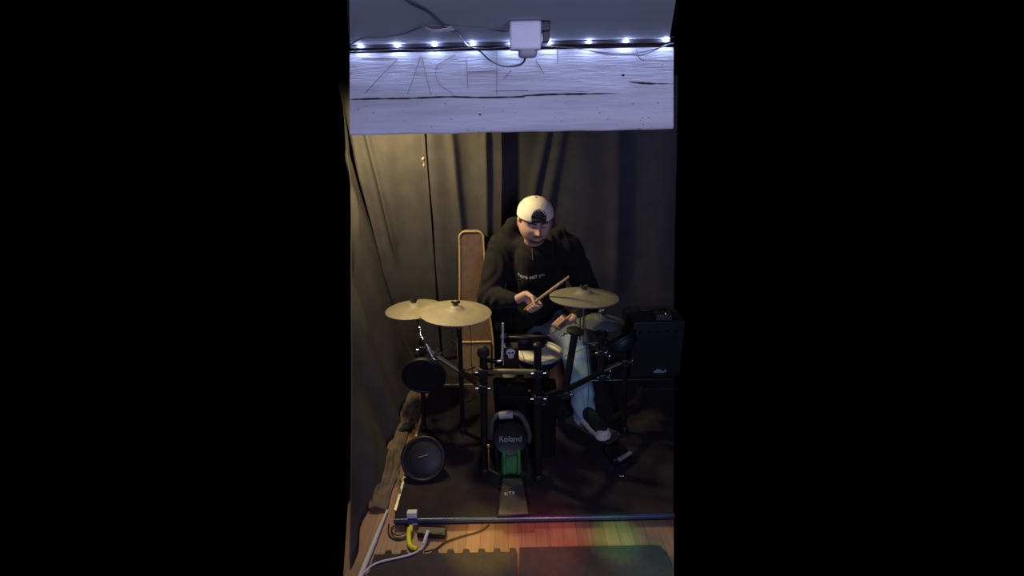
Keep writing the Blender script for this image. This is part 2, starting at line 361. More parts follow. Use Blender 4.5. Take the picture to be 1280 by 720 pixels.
# ceiling bits -------------------------------------------------------------
pc = thing('pull_cord', (P(530, 160, 2.9).x, 2.9, 2.05), 'thin pull cord with an orange bead hanging in front of the left backdrop', 'pull cord')
MB().tube([V((P(530, 160, 2.9).x, 2.9, 2.052)), P(529.5, 185, 2.9), P(529.3, 197, 2.9)], .0018, 6).build('cord', M['rag'], pc)
MB().ell(P(529.3, 199, 2.9), (.010, .010, .011)).build('bead', M['bead'], pc)
MB().ell(P(530, 207, 2.9), (.006, .006, .009)).tube([P(529.3, 199, 2.9), P(530, 207, 2.9)], .0015, 6).build('end_knob', M['bead'], pc)

led = thing('led_string', P(640, 52, 1.38), 'string of cold white LED lights along the top of the white beam', 'string lights')
pts = [P(x, y, 1.385) for x, y in [(437, 64.5), (470, 63.5), (500, 61.5), (540, 62.5), (580, 60), (610, 60.5), (640, 58), (670, 57), (700, 58.5), (730, 62), (760, 66), (790, 67), (812, 63), (842, 54)]]
MB().tube(sm(6, pts), .0011, 8).build('wire', M['gcord'], led)
pts = [P(x, y, 1.383) for x, y in [(437, 57), (470, 54), (520, 53), (570, 53), (640, 52), (700, 51), (750, 50), (800, 48), (842, 46)]]
MB().tube(sm(6, pts), .0013, 8).build('wire', M['cord'], led)
for x, y in [(449.5, 54), (496, 53), (543, 52), (591, 51.5), (687, 49.5), (736.5, 49), (783, 47.5), (833, 45.5), (638.5, 50.5)]:
    c = P(x, y, 1.386); c.z = min(c.z, 2.046)
    MB().ell(c, (.0026, .0026, .0034), n=12, m=8).build('led_bulb', M['led'], led)
# the sagging tail of the string at the right
MB().tube(sm(6, [P(x, y, 1.379) for x, y in [(736, 63), (760, 68), (785, 68.5), (805, 68), (830, 57.5), (842, 54)]]), .0014, 8).build('wire', M['gcord'], led)
tag(MB().tube(sm(6, [P(796, 62, 1.39), P(797, 69, 1.388), P(802, 75, 1.393)]), .0009, 6).build('cable_hook', M['cord']), 'small dark wire hook on the right end of the beam', 'hook')

def CP(px, py, z=2.046): return F(px, py, z)
ad = thing('power_adapter', P(656, 27, 1.06), 'white power adapter plugged in under the ceiling in front of the beam', 'power adapter')
c = P(656.5, 45, 1.06)
MB().box(c + V((0, 0, .0)), (.061, .040, .050)).build('adapter_body', M['white'], ad, bevel=.004)
MB().box(P(659.5, 64, 1.062), (.037, .030, .024)).build('adapter_plug', M['greyp'], ad, bevel=.006)
so = MB().box(V((CP(668, 30).x, 1.075, 2.040)), (.060, .045, .018)); so.box(V((CP(682, 31).x, 1.08, 2.030)), (.014, .03, .034)); so.box(V((c.x, 1.06, 2.034)), (.03, .03, .03))
tag(so.build('ceiling_socket', M['blackm'], bevel=.002), 'dark ceiling socket holding the white power adapter', 'socket')
cd = MB().tube(sm(8, [CP(500, -8), CP(512, 3), CP(535, 15), CP(548, 27), CP(560, 37), CP(572, 42), P(583, 56, 1.36), P(592, 61, 1.37), P(600, 64, 1.37), P(612, 75, 1.36), P(628, 82.5, 1.28), P(645, 82, 1.16), P(654, 78, 1.09), P(657, 70, 1.065)]), .0021, 10)
tag(cd.build('adapter_cord', M['cord']), 'black cord swooping from the ceiling down to the white adapter', 'cord')
gc = MB().tube(sm(8, [P(437, 57, 1.37), CP(452, 48), CP(480, 46), CP(505, 42), CP(530, 33), CP(548, 32), CP(575, 34.5), CP(605, 36.5), CP(630, 39), P(640, 40, 1.07)]), .0016, 8)
tag(gc.build('ceiling_cable', M['gcord']), 'grey cable fixed along the ceiling left of the white adapter', 'cable')
tp = MB(); 
tag(grid(lambda u, v: V((CP(527 + 36 * u, 31).x, 1.07 + .06 * v + .004 * math.sin(u * 9), 2.047 - .008 * math.sin(math.pi * u) * (1 - .6 * v) - .002 * noise.noise(V((u * 9, v * 5, 1))))), 24, 8).build('masking_tape', M['white']), 'piece of pale tape holding the grey cable to the ceiling', 'tape')
bpy.data.objects['masking_tape'].modifiers.new('s', 'SOLIDIFY').thickness = .001

# ------------------------------------------------------------------ foam mats, cables at the front
def mat_outline(x0, x1, y0, y1, teeth, tw, phase=0):
    pts = [(x0, y0), (x1, y0), (x1, y1)]
    if teeth:
        x = x1 - phase
        while x - tw > x0 + .01:
            pts += [(x, y1), (x - .008, y1 + .020), (x - tw * .55 + .006, y1 + .020), (x - tw * .5, y1)]; x -= tw
    pts += [(x0, y1)]
    return pts
o = MB().prism([(x, y, .0005) for x, y in mat_outline(-.645, .0, 1.462, 1.597, True, .0705)], (0, 0, 1), .011).build('foam_mat', M['foam'], smooth=False)
tag(o, 'dark foam mat with toothed puzzle edge at the bottom left', 'mat')
o = MB().prism([(x, y, .0005) for x, y in [(.004, 1.462), (.66, 1.462), (.675, 1.52), (.672, 1.575), (.652, 1.612), (.62, 1.618), (.012, 1.618)]], (0, 0, 1), .012).build('foam_mat', M['foam'], smooth=False)
tag(o, 'dark foam mat with smooth straight edge at the bottom right', 'mat')
ch = MB().tube([F(484, 638, .012), F(470, 672, .012), F(452, 716, .012), F(449, 724, .012)], [.006, .011, .013, .013], 10)
tag(ch.build('cable_duct', M['white']), 'white cable duct lying along the foot of the left curtain', 'cable duct')
wc = MB().tube(sm(8, [F(447, 725, .016), F(462, 709, .017), F(476, 702, .018), F(500, 696.5, .018), F(516, 692, .018), F(526, 686, .012), F(532, 677, .02), F(534, 668, .032)]), [.0045] * 1 and .0042, 10)
xl = thing('extension_lead', F(500, 696.5, 0), 'white power lead curving over the mat to the power strip', 'cord'); wc.build('cord', M['white'], xl)
MB().tube([F(529, 680, .02), F(532, 672, .03), F(535, 664, .035)], [.0045, .0085, .0085], 10).build('plug', M['white'], xl)
yc = thing('yellow_plug', F(514, 680, .01), 'bright yellow plug cable standing at the stage edge', 'plug cable')
MB().tube(sm(6, [F(521, 686, .012), F(513, 682, .014), F(511, 672, .018), F(512, 660, .03)]), [.010 if k_ < 5 else .012 for k_ in range(19)], 10).build('cable', M['yellow'], yc)
MB().tube([F(513, 664, .025), F(514, 657, .035)], [.012, .010], 10).build('plug_body', M['yellow'], yc)
o = MB().box(F(516, 648, .035) + V((0, 0, .008)), (.048, .026, .075)).build('wall_adapter', M['white'], bevel=.003); tag(o, 'small white block adapter standing against the stage edge', 'adapter')
ps = thing('power_strip', F(540, 668, 0), 'black power strip on the wooden floor by the stage', 'power strip')
MB().box(F(540, 666, .016), (.135, .042, .03), Matrix.Rotation(R(-4), 3, 'Z')).build('housing', M['black'], ps, bevel=.004)
for k in range(3): MB().lathe(F(525 + 13 * k, 664, .031), [(.010, 0), (.012, .003), (.008, .003), (.007, .001)], n=16).build('outlet', M['plate'], ps)
tag(MB().tube(sm(8, [F(530, 690, .014), F(545, 686, .006), F(556, 678, .006), F(575, 671, .006), F(600, 664, .006), F(612, 656, .006)]), .0035, 8).build('black_cable', M['cord']), 'black cable snaking over the wooden floor from the power strip', 'cable')
tag(MB().tube(sm(8, [F(486, 655, .005), F(486, 668, .005), F(494, 674, .005), F(506, 673, .005), F(511, 664, .005), F(505, 656, .006), F(493, 657, .008), F(489, 664, .010), F(497, 669, .012), F(507, 666, .013)]), .0035, 8).build('cable_coil', M['cord']), 'black coiled cable on the floor beside the yellow plug', 'cable')
# crumpled cloth between the side curtain and the stage
def rag(u, v):
    a = F(500 + 24 * u, 494, 0).lerp(F(458 + 26 * u, 640, 0), v)
    h = .012 + .035 * abs(noise.noise(V((u * 4, v * 9, 2)))) * math.sin(math.pi * min(max(u, .02), .98)) + .02 * math.sin(math.pi * u)
    return V((max(a.x, -.735) + .02 * noise.noise(V((v * 6, u, 4))), a.y, h))
o = grid(rag, 30, 80).build('crumpled_cloth', M['rag']); o.modifiers.new('s', 'SOLIDIFY').thickness = .004
tag(o, 'crumpled brown cloth strip on the floor between side curtain and stage', 'cloth')
tag(MB().ell(F(508, 534, .03), (.035, .03, .022)).ell(F(515, 530, .03), (.022, .02, .02)).ell(F(502, 538, .03), (.02, .02, .02)).build('dark_bundle', M['canvas']), 'small dark bundle lying on the brown cloth at the curtain corner', 'bundle')

# ------------------------------------------------------------------ drum rack
rk = thing('drum_rack', F(640, 570), 'black tubular drum rack carrying the pads and cymbals on stage', 'drum rack')
PR = .0185
def foot_top(px, py, tx, ty):
    f = F(px, py); return f, P(tx, ty, f.y)
def tube(name, pts, r=PR, m='blackm', n=16): return MB().tube(pts, r, n).build(name, M[m], rk)
def post(px, py, tx, ty, r=PR):
    a, b = foot_top(px, py, tx, ty); o = tube('post', [a + V((0, 0, .01)), b], r)
    MB().lathe(a, [(r * 1.0, 0), (r * 1.45, .002), (r * 1.4, .03), (r * 1.05, .04)], n=20).build('rubber_foot', M['black'], rk)
    d = (b - a).normalized(); MB().tube([b - d * .004, b + d * .008, b + d * .016], [r * 1.1, r * 1.1, r * .6], 16).build('end_cap', M['black'], rk)
    return a, b
A = post(606, 592, 604, 440); B = post(673, 600, 672, 432); C = post(579, 540, 574, 412, .014); D = post(530, 538, 527, 425, .015); E_ = post(780, 540, 781, 436, .015)
G = (P(719, 414, 2.12), P(706, 492, 2.12)); Fp = (P(751, 418, 2.35), P(752, 480, 2.35))
tube('post', [G[1], G[0]]); tube('post', [Fp[1], Fp[0]])
def bar(*q, r=.016, m='blackm'): return tube('crossbar', [V(p) for p in q], r, m)
bar(P(603, 464, A[0].y), P(673, 465, B[0].y), m='olive', r=.0145)
bar(P(604, 484, A[0].y), P(577, 466, C[0].y), m='olive'); bar(P(577, 466, C[0].y), P(529, 434, D[0].y), m='olive', r=.014)
bar(P(673, 497, B[0].y), P(706, 488, 2.12)); bar(P(706, 488, 2.12), P(752, 465, 2.35)); bar(P(752, 465, 2.35), P(781, 452, E_[0].y), r=.015)
def clamp(c, s=.03, m='black', ang=0):
    c = V(c); k = MB().box(c, (s * 1.5, s * 1.7, s * 1.5), Matrix.Rotation(ang, 3, 'Y')); o = k.build('clamp', M[m], rk, bevel=.006)
    MB().tube([c + V((-s * 1.2, -s * .3, 0)), c + V((s * 1.2, -s * .3, 0))], .004, 8).build('clamp_bolt', M['chrome'], rk)
    MB().box(c + V((s * 1.3, -s * .3, 0)), (.006, .012, .03)).build('wing_screw', M['chrome'], rk, bevel=.002)
for c, s in ((P(604, 464, A[0].y), .032), (P(604, 484, A[0].y), .03), (P(673, 465, B[0].y), .03), (P(673, 497, B[0].y), .032), (P(577, 466, C[0].y), .026),
             (P(529, 436, D[0].y), .03), (G[1], .032), (Fp[1] + V((0, 0, .05)), .03), (P(781, 452, E_[0].y), .028), (P(751, 440, 2.35), .026)): clamp(c, s)
# knobs on top of the front left and the right posts
MB().lathe(A[1], [(.02, -.02), (.03, -.012), (.03, .012), (.018, .022)], Matrix.Rotation(R(90), 3, 'X'), 20).build('knob', M['black'], rk)
MB().lathe(G[0], [(.02, -.012), (.042, -.008), (.044, .006), (.026, .016)], Matrix.Rotation(R(8), 3, 'Y'), 24).build('post_cap', M['black'], rk)
MB().tube([G[0] + V((-.06, -.02, -.005)), G[0] + V((-.02, -.01, 0))], .005, 8).ell(G[0] + V((-.062, -.02, -.008)), (.009, .006, .008)).build('wing_screw', M['chrome'], rk)
MB().lathe(Fp[0], [(.02, -.012), (.036, -.008), (.038, .008), (.022, .016)], Matrix.Rotation(R(-6), 3, 'Y'), 24).build('post_cap', M['black'], rk)
# chrome cymbal rods and boom joints
def rod(pts, r=.0055, m='chrome', name='cymbal_rod'): return MB().tube(pts, r, 10).build(name, M[m], rk)

# ------------------------------------------------------------------ cymbal pads
def cymbal(c, r, tilt, label, m='rubber', chrome=False, group=None):
    th = thing('cymbal_pad', c, label, 'cymbal'); rot = tilt
    prof = [(.006, .030), (.026, .028), (.038, .021), (.046, .013), (.062, .008), (r * .6, .002), (r - .006, -.008), (r, -.011), (r - .001, -.016), (r - .01, -.016), (r * .6, -.008), (.06, -.004), (.03, .0), (.006, .0)]
    MB().lathe(c, prof, rot, 72).build('playing_surface', M[m], th)
    zz = rot @ V((0, 0, 1)); cc = V(c)
    if chrome:
        MB().tube([cc + zz * q for q in (.028, .05, .052, .066, .068, .095)], [.018, .018, .010, .012, .006, .006], 14).build('clutch', M['chrome'], th)
        MB().box(cc + zz * .058 + V((.016, -.006, 0)), (.03, .008, .012)).build('wing_nut', M['chrome'], th, bevel=.003)
    else:
        MB().tube([cc + zz * q for q in (.026, .034, .036, .048)], [.017, .014, .009, .006], 14).build('felt_washer', M['canvas'], th)
        w_ = MB().box(cc + zz * .044 + rot @ V((.012, 0, .003)), (.024, .008, .018), rot @ Matrix.Rotation(R(-30), 3, 'Y'))
        w_.box(cc + zz * .044 + rot @ V((-.012, 0, 0)), (.024, .008, .014), rot @ Matrix.Rotation(R(30), 3, 'Y')); w_.build('wing_nut', M['black'], th, bevel=.003)
    return th, cc, zz
def T(ax, ay): return (Matrix.Rotation(R(ay), 3, 'Y') @ Matrix.Rotation(R(ax), 3, 'X'))
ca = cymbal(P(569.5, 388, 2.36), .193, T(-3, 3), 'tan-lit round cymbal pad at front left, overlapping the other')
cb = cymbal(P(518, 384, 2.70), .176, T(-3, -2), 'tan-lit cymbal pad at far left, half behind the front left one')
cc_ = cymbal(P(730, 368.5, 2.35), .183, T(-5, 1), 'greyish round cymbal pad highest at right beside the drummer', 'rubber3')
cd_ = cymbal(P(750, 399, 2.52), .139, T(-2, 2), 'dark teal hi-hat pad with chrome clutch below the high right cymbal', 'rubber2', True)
rod([C[1] - V((0, 0, .02)), ca[1] - V((0, 0, .004))], .007, 'alu')
rod([P(566, 412, 2.36), P(564, 424, 2.36), P(569, 427, 2.38), C[1] - V((0, 0, .04))], .005)
rod([D[1] - V((0, 0, .01)), P(525, 412, 2.5), cb[1] - V((0, 0, .004))], .007)
MB().ell(P(525, 412, 2.5), (.02, .016, .02)).build('boom_joint', M['chrome'], rk)
MB().ell(P(528, 424, 2.42), (.018, .014, .016)).build('boom_joint', M['chrome'], rk)
rod([Fp[0] + V((-.03, 0, -.06)), P(729, 430, 2.35), cc_[1] - V((0, 0, .004))], .006, 'alu')
MB().tube([P(729, 430, 2.35), P(751, 428, 2.35)], .008, 10).build('rod_arm', M['blackm'], rk)
rod([E_[1] - V((0, 0, .03)), P(765, 432, 2.46), cd_[1] + V((.01, 0, -.1)), cd_[1] - V((0, 0, .004))], .006, 'blackm')
rod([P(725.5, 385, 2.2), P(725, 425, 2.13), G[0] - V((0, 0, .03))], .004, 'blackm', 'spare_rod')
# V-shaped fittings at left
fit = MB().tube([P(533, 430, 2.42), P(541, 447, 2.40), P(552, 441, 2.38)], .007, 8).tube([P(541, 447, 2.40), P(548, 436, 2.38)], .006, 8).tube([P(563, 430, 2.39), P(556, 440, 2.38)], .006, 8).tube([P(530, 448, 2.40), P(550, 450, 2.38)], .005, 8)
fit.build('fitting', M['alu'], rk)
MB().tube([P(583, 463, 2.3), P(594, 459, 2.28)], .004, 8).tube([P(576, 461, 2.41), P(583, 463, 2.3)], .004, 8).build('lever', M['alu'], rk)
MB().tube([P(585, 470, 2.28), P(592, 474, 2.18), P(599, 480, 2.10)], [.018, .02, .017], 12).build('bar_sleeve', M['olive'], rk)

# pads -------------------------------------------------------------------
def tom(c, r, rot, label, name='tom_pad', hd='padrub', rim='padrub', depth=.05, cat='drum pad'):
    th = thing(name, c, label, cat); c = V(c)
    MB().lathe(c, [(.02, -depth - .02), (r * .55, -depth - .016), (r * .85, -depth), (r * .97, -depth * .5), (r * .98, -.004), (.01, -.004)], rot, 48).build('shell', M['padrub'], th)
    MB().lathe(c, [(r * .93, .0), (.01, .001)], rot, 48).build('head', M[hd], th)
    n = 56; q = [c + rot @ V((r * math.cos(2 * math.pi * k / n), r * math.sin(2 * math.pi * k / n), .002)) for k in range(n + 1)]
    MB().tube(q, .010, 10, cap=False).build('rim', M[rim], th)
    return th
t1 = tom(P(656, 422, 2.32), .125, T(-25, 2), 'black tom pad tipped towards the drummer, seen from its underside')
MB().tube(sm(5, [P(628.5, 404, 2.12), P(628.5, 420, 2.12), P(628, 440, 2.12), P(627, 449.5, 2.12), P(624, 451.5, 2.12), P(619, 451.5, 2.12)]), .0055, 10).build('mounting_rod', M['silver'], t1)
MB().tube([P(628.5, 421, 2.12), P(632, 420, 2.24)], .014, 12).build('rod_socket', M['black'], t1)
MB().tube([P(619, 451.5, 2.12), P(606, 450, A[0].y)], .012, 12).build('tom_arm', M['blackm'], rk)
sn = tom(P(673, 440.5, 2.52), .137, T(-1, 1), 'white headed snare pad in front of the drummer\'s knees', 'snare_pad', 'mesh', 'rim', .06, 'snare pad')
for k in range(3):
    a = R(90 + 120 * k); s0 = P(673, 440.5, 2.52)
    MB().tube([s0 + V((0, 0, -.10)), V((s0.x + .16 * math.cos(a), s0.y + .12 * math.sin(a), .056))], .008, 8).build('stand_leg', M['blackm'], sn)
MB().tube([s0 + V((0, 0, -.075)), s0 + V((0, 0, -.2))], .014, 10).build('stand_column', M['blackm'], sn)
t2 = tom(P(775, 424, 2.26), .085, Matrix.Rotation(R(-32), 3, 'Y') @ Matrix.Rotation(R(-25), 3, 'X'), 'small black tom pad tilted on the right end of the rack')
MB().tube([P(772, 430, 2.27), P(752, 436, 2.35)], .010, 10).build('mounting_rod', M['chrome'], t2)
t3 = tom(P(530, 470, 2.33), .115, T(100, -14), 'black tom pad hanging almost upright on the left rear of the rack')
MB().tube([P(530, 460, 2.40), P(531, 445, D[0].y)], .010, 10).build('mounting_rod', M['blackm'], t3)
for px, py, y in ((762, 447, 2.33), (763, 464, 2.35), (775, 433, 2.25)): MB().ell(P(px, py, y), (.010, .008, .018 if py == 447 else .010)).build('wing_screw', M['chrome'], rk)
# pad laid on the floor, round face turned up to the viewer
fp = tom(F(531, 592, .05) + V((0, .0, .10)), .108, T(52, 3), 'round black drum pad propped on the stage floor at left', 'floor_pad')
c0 = F(531, 592, .05) + V((0, 0, .10))
MB().lathe(c0, [(.094, .001), (.08, .006), (.04, .011), (.01, .012)], T(52, 3), 40).build('domed_centre', M['padrub'], fp)
MB().tube([c0 + V((-.10, .02, .03)), F(497, 588, .052), F(500, 618, .052)], .007, 8).build('support_frame', M['alu'], fp)
MB().box(F(531, 590, .06), (.1, .14, .018)).build('pad_base', M['black'], fp, bevel=.004)
MB().tube([c0 + T(52, 3) @ V((-.025, .006, .0135)), c0 + T(52, 3) @ V((.025, .02, .0135))], .0016, 6).build('centre_streak', M['rim'], fp)  # pale bluish streak across the pad's centre

# drum module with the skull sticker
md = thing('drum_module', P(634, 470, 2.16), 'black drum module with a white skull sticker on the rack', 'drum module')
cm = P(639, 447, 2.17); RX = Matrix.Rotation(R(12), 3, 'X')
MB().box(cm, (.078, .045, .17), RX).build('module_case', M['black'], md, bevel=.006)
MB().tube([cm + V((-.03, .0, -.05)), P(606, 466, 2.06)], .010, 8).build('mounting_arm', M['blackm'], md)
s0 = cm + RX @ V((-.002, -.0248, .050))
def flat(pts, off): return [s0 + RX @ V((x, off, z)) for x, z in pts]
def disc(cx, cz, rx, rz, n=18, off=0): return flat([(cx + rx * math.cos(2 * math.pi * k / n), cz + rz * math.sin(2 * math.pi * k / n)) for k in range(n)], off)
st = MB().prism(disc(0, .006, .0225, .0225), (0, 1, 0), .002).prism(flat([(-.014, -.012), (-.012, -.030), (0, -.033), (.013, -.030), (.015, -.012)], 0), (0, 1, 0), .002)
st.build('skull_sticker', M['white'], md, smooth=False)
st = MB().prism(disc(-.008, .003, .0065, .007, 12, -.0012), (0, 1, 0), .001).prism(disc(.010, .004, .0065, .007, 12, -.0012), (0, 1, 0), .001).prism(flat([(-.001, -.008), (.004, -.008), (.0015, -.002)], -.0012), (0, 1, 0), .001)
for k in (-.008, -.001, .006): st.prism(flat([(k, -.028), (k + .0018, -.028), (k + .0018, -.016), (k, -.016)], -.0012), (0, 1, 0), .001)
st.build('sticker_marks', M['black'], md, smooth=False)

# black case added to fill the dark area behind the front posts
ec = thing('stand_in_case', (.085, 2.2, .05), 'bulky black stand-in case filling the dark behind the front rack posts', 'case')
MB().prism([(-.095, 2.16, .055), (.225, 2.16, .055), (.225, 2.16, .515), (-.11, 2.16, .53)], (0, 1, 0), .085).build('case_body', M['casec'], ec, bevel=.012)
MB().box((.06, 2.157, .46), (.27, .006, .006)).build('case_seam', M['black'], ec)
MB().tube(sm(4, [P(657, 492, 2.155), P(660, 488, 2.14), P(665, 491, 2.14), P(667, 500, 2.15)]), .006, 8).build('tan_glint', M['brass'], ec)  # brass tube standing in for tan glints in the dark
MB().box(P(676, 505, 2.155), (.05, .012, .014)).build('case_badge', M['plate'], ec, bevel=.002)
bx = MB().box((P(700, 463, 2.85).x, 2.88, .16), (.15, .08, .22)).build('brown_box', M['box'], bevel=.004); tag(bx, 'low reddish brown box behind the snare stand', 'box')

# kick pad tower ----------------------------------------------------------
kp = thing('kick_pad', (-.015, 1.95, .05), 'kick drum pad tower with lettered disc and grey base plate', 'kick pad')
cx = P(637, 545, 2.02).x
MB().prism([F(625, 598), F(656, 598), F(664, 645), F(621, 648)], (0, 0, 1), .012).build('base_frame', M['black'], kp, bevel=.003)
bp = MB().prism([F(628, 600, .063), F(653, 600, .063), F(661, 644, .075), F(623, 646, .075)], (0, 0, 1), .016); bp.build('front_plate', M['plate'], kp, bevel=.006)
MB().prism([(cx - .05, 2.0, .08), (cx + .06, 2.0, .08), (cx + .05, 2.02, .28), (cx - .045, 2.02, .28)], (0, 1, 0), .07).build('column', M['green'], kp, bevel=.012)
MB().tube([(cx - .03, 1.99, .10), (cx - .03, 2.0, .25)], .010, 10).tube([(cx + .045, 1.99, .10), (cx + .045, 2.0, .25)], .010, 10).build('column_rib', M['green'], kp)
RY = Matrix.Rotation(R(90 - 14), 3, 'X')
dc = P(638, 548, 2.02)
MB().lathe(dc, [(.086, -.03), (.09, -.02), (.09, .006), (.084, .012), (.078, .008), (.01, .008)], RY, 48).build('pad_disc', M['padrub'], kp)
arch = [P(x, y, 2.06) for x, y in [(616, 548), (614, 530), (620, 520), (632, 516.5), (646, 517), (655, 525), (661, 540), (661, 552)]]
MB().tube(sm(6, arch), .014, 12).build('hoop', M['plate'], kp)
MB().tube([P(624, 519.5, 2.05), P(641, 518, 2.05)], .020, 14).build('grip_sleeve', M['rim'], kp)
MB().tube([P(618, 525, 2.06), (cx - .07, 2.05, .06)], .010, 10).tube([P(659, 540, 2.06), (cx + .08, 2.05, .06)], .010, 10).build('side_strut', M['blackm'], kp)
MB().tube([P(610.5, 558, 1.98), P(611.5, 588, 1.98)], .006, 10).ell(P(610.5, 558, 1.98), (.011, .009, .014)).tube([P(611.5, 586, 1.98), P(622, 592, 1.98)], .005, 8).build('gold_glint_rod', M['brass'], kp)  # brass tube added for a gold reflection beside the tower
def text(s_, size, loc, rotm, m, name, parent, ext=.0008, off=0):
    cu = bpy.data.curves.new(name, 'FONT'); cu.body = s_; cu.size = size; cu.extrude = ext; cu.offset = off; cu.align_x = 'CENTER'; cu.align_y = 'CENTER'
    t_ = bpy.data.objects.new('tmp', cu); COL.objects.link(t_); bpy.context.view_layer.update()
    me = bpy.data.meshes.new_from_object(t_.evaluated_get(bpy.context.evaluated_depsgraph_get())); bpy.data.objects.remove(t_)
    mm = Matrix.Translation(V(loc) - V(parent['_org'])) @ rotm.to_4x4(); me.transform(mm); me.materials.clear(); me.materials.append(m)
    o = bpy.data.objects.new(name, me); COL.objects.link(o); o.parent = parent; o['_org'] = parent['_org']; return o
text('Roland', .042, dc + RY @ V((0, .0, .0095)), RY, M['rim'], 'disc_lettering', kp)
pn = (F(623, 646, .091) - F(628, 600, .079)).normalized()
RP = Matrix.Rotation(R(3), 3, 'X') @ Matrix.Rotation(R(8), 3, 'Z')
text('KT9', .030, F(637, 617, .089), RP, M['white'], 'plate_marks', kp)

# pedals ------------------------------------------------------------------
hp = thing('hi_hat_pedal', F(740, 540), 'silver edged hi-hat pedal under the drummer\'s sneaker', 'pedal')
a, b = F(713, 522), F(768, 552); dd = (b - a).normalized(); nn = V((-dd.y, dd.x, 0)); ang = math.atan2(dd.y, dd.x)
RZ = Matrix.Rotation(ang, 3, 'Z')
MB().box((a + b) / 2 + V((0, 0, .008)), ((b - a).length, .11, .015), RZ).build('base_plate', M['plate'], hp, bevel=.003)
MB().box((a + b) / 2 + V((0, 0, .030)), ((b - a).length * .92, .085, .010), RZ @ Matrix.Rotation(R(-3), 3, 'Y')).build('footboard', M['alu'], hp, bevel=.003)
MB().tube([a + nn * .05 + V((0, 0, .02)), b + nn * .05 + V((0, 0, .02))], .006, 8).tube([a - nn * .05 + V((0, 0, .02)), b - nn * .05 + V((0, 0, .02))], .006, 8).build('side_rail', M['alu'], hp)
pc2 = thing('foot_controller', F(775, 572), 'dark foot controller with a grey strap in front of the hi-hat pedal', 'pedal')
MB().box(F(772, 568, .07), (.12, .11, .045), Matrix.Rotation(R(20), 3, 'Z')).build('housing', M['black'], pc2, bevel=.010)
MB().box(F(781, 570, .10), (.10, .022, .016), Matrix.Rotation(R(35), 3, 'Z')).build('strap', M['greyp'], pc2, bevel=.004)
MB().tube([F(772, 582, .06), F(768, 592, .054)], .004, 8).build('lead', M['cord'], pc2)
tag(MB().box(F(776, 595, .055), (.028, .012, .008), Matrix.Rotation(R(-10), 3, 'Z')).ell(F(779, 595, .057), (.01, .008, .006)).build('metal_clip', M['chrome'], bevel=.001), 'small shiny metal clip on the dark carpet at right', 'clip')

# cables on the kit
def hang(pts, label, r=.0018): tag(MB().tube(sm(6, pts), r, 6).build('pad_cable', M['cord']), label, 'cable')
hang([ca[1] + V((.07, 0, -.012)), P(589, 425, 2.36), P(589, 452, 2.30), P(592, 472, 2.2)], 'thin black cable hanging from the front left cymbal pad')
hang([cc_[1] + V((.01, -.02, -.02)), P(732, 400, 2.33), P(733.5, 440, 2.3), P(736, 475, 2.3), P(735, 500, 2.34), F(734, 535)], 'thin black cable hanging from the high right cymbal to the floor')
hang([P(648, 430, 2.26), P(652, 440, 2.25), P(657, 453, 2.24), P(664, 470, 2.19)], 'thin black cable crossing in front of the white snare')
hang([P(598, 484, 2.1), P(590, 500, 2.2), P(580, 508, 2.35), F(578, 548)], 'thin black cable looping from the left rack clamp to its leg')
hang([P(700, 448, 2.16), P(715, 442, 2.2), P(735, 435, 2.3), P(751, 440, 2.34)], 'thin black cable strung across between the right rack posts')

# ------------------------------------------------------------------ amplifier
am = thing('amplifier', (1.08, 3.08, .05), 'black guitar amplifier at right with small pale logo', 'amplifier')
az = .485
MB().box((1.01, 3.10, (az + .05) / 2), (.36, .24, az - .05)).build('cabinet', M['amp'], am, bevel=.010)
MB().box((1.01, 2.978, .215), (.32, .01, .28)).build('speaker_grille', M['grille'], am, bevel=.002)
MB().box((1.01, 2.977, .42), (.32, .012, .09)).build('control_panel', M['amp'], am, bevel=.002)
for k in range(5): MB().tube([(.88 + .06 * k, 2.972, .42), (.88 + .06 * k, 2.955, .42)], [.011, .009], 12).build('knob', M['black'], am)
lg = P(825, 464, 2.97)
def LP(x, z, o=0): return lg + V((x, o, z))
k = MB().prism([LP(*q) for q in [(-.042, -.012), (-.045, 0), (-.03, .008), (-.02, .022), (-.008, .012), (.004, .014), (.008, .002), (.018, -.002), (.028, 0), (.034, .014), (.044, .010), (.042, -.008), (.03, -.014), (-.01, -.013)]], (0, 1, 0), .004)
k.build('logo', M['logo'], am, smooth=False)
MB().tube([(.92, 3.15, az), (.92, 3.15, az + .015), (1.1, 3.15, az + .015), (1.1, 3.15, az)], .009, 8).build('handle', M['black'], am)
sb = thing('small_box', P(826, 405, 3.06), 'small dark box with a brass knob on the amplifier', 'box')
q = V((P(826, 404, 3.06).x, 3.04, az + .002))
sb.location = q; sb['_org'] = list(q)
MB().box(q + V((0, 0, .02)), (.11, .08, .04)).build('box_body', M['plate'], sb, bevel=.004)
MB().lathe(q + V((.012, -.02, .04)), [(.016, 0), (.016, .006), (.010, .014), (.002, .016)], n=20).build('knob', M['brass'], sb)
tm = text('cymbalwood', .045, (0, 0, 0), Matrix.Identity(3), M['faint'], 'carpet_lettering', am, .0005)
tm.parent = None; tm.location = F(826, 486, .0508); tm.scale = (1, 1, 1); tag(tm, 'faint grey lettering printed on the carpet in front of the amplifier', 'lettering'); tm.location += V((0, 0, .0))
tm.data.transform(Matrix.Translation(V(am['_org'])))

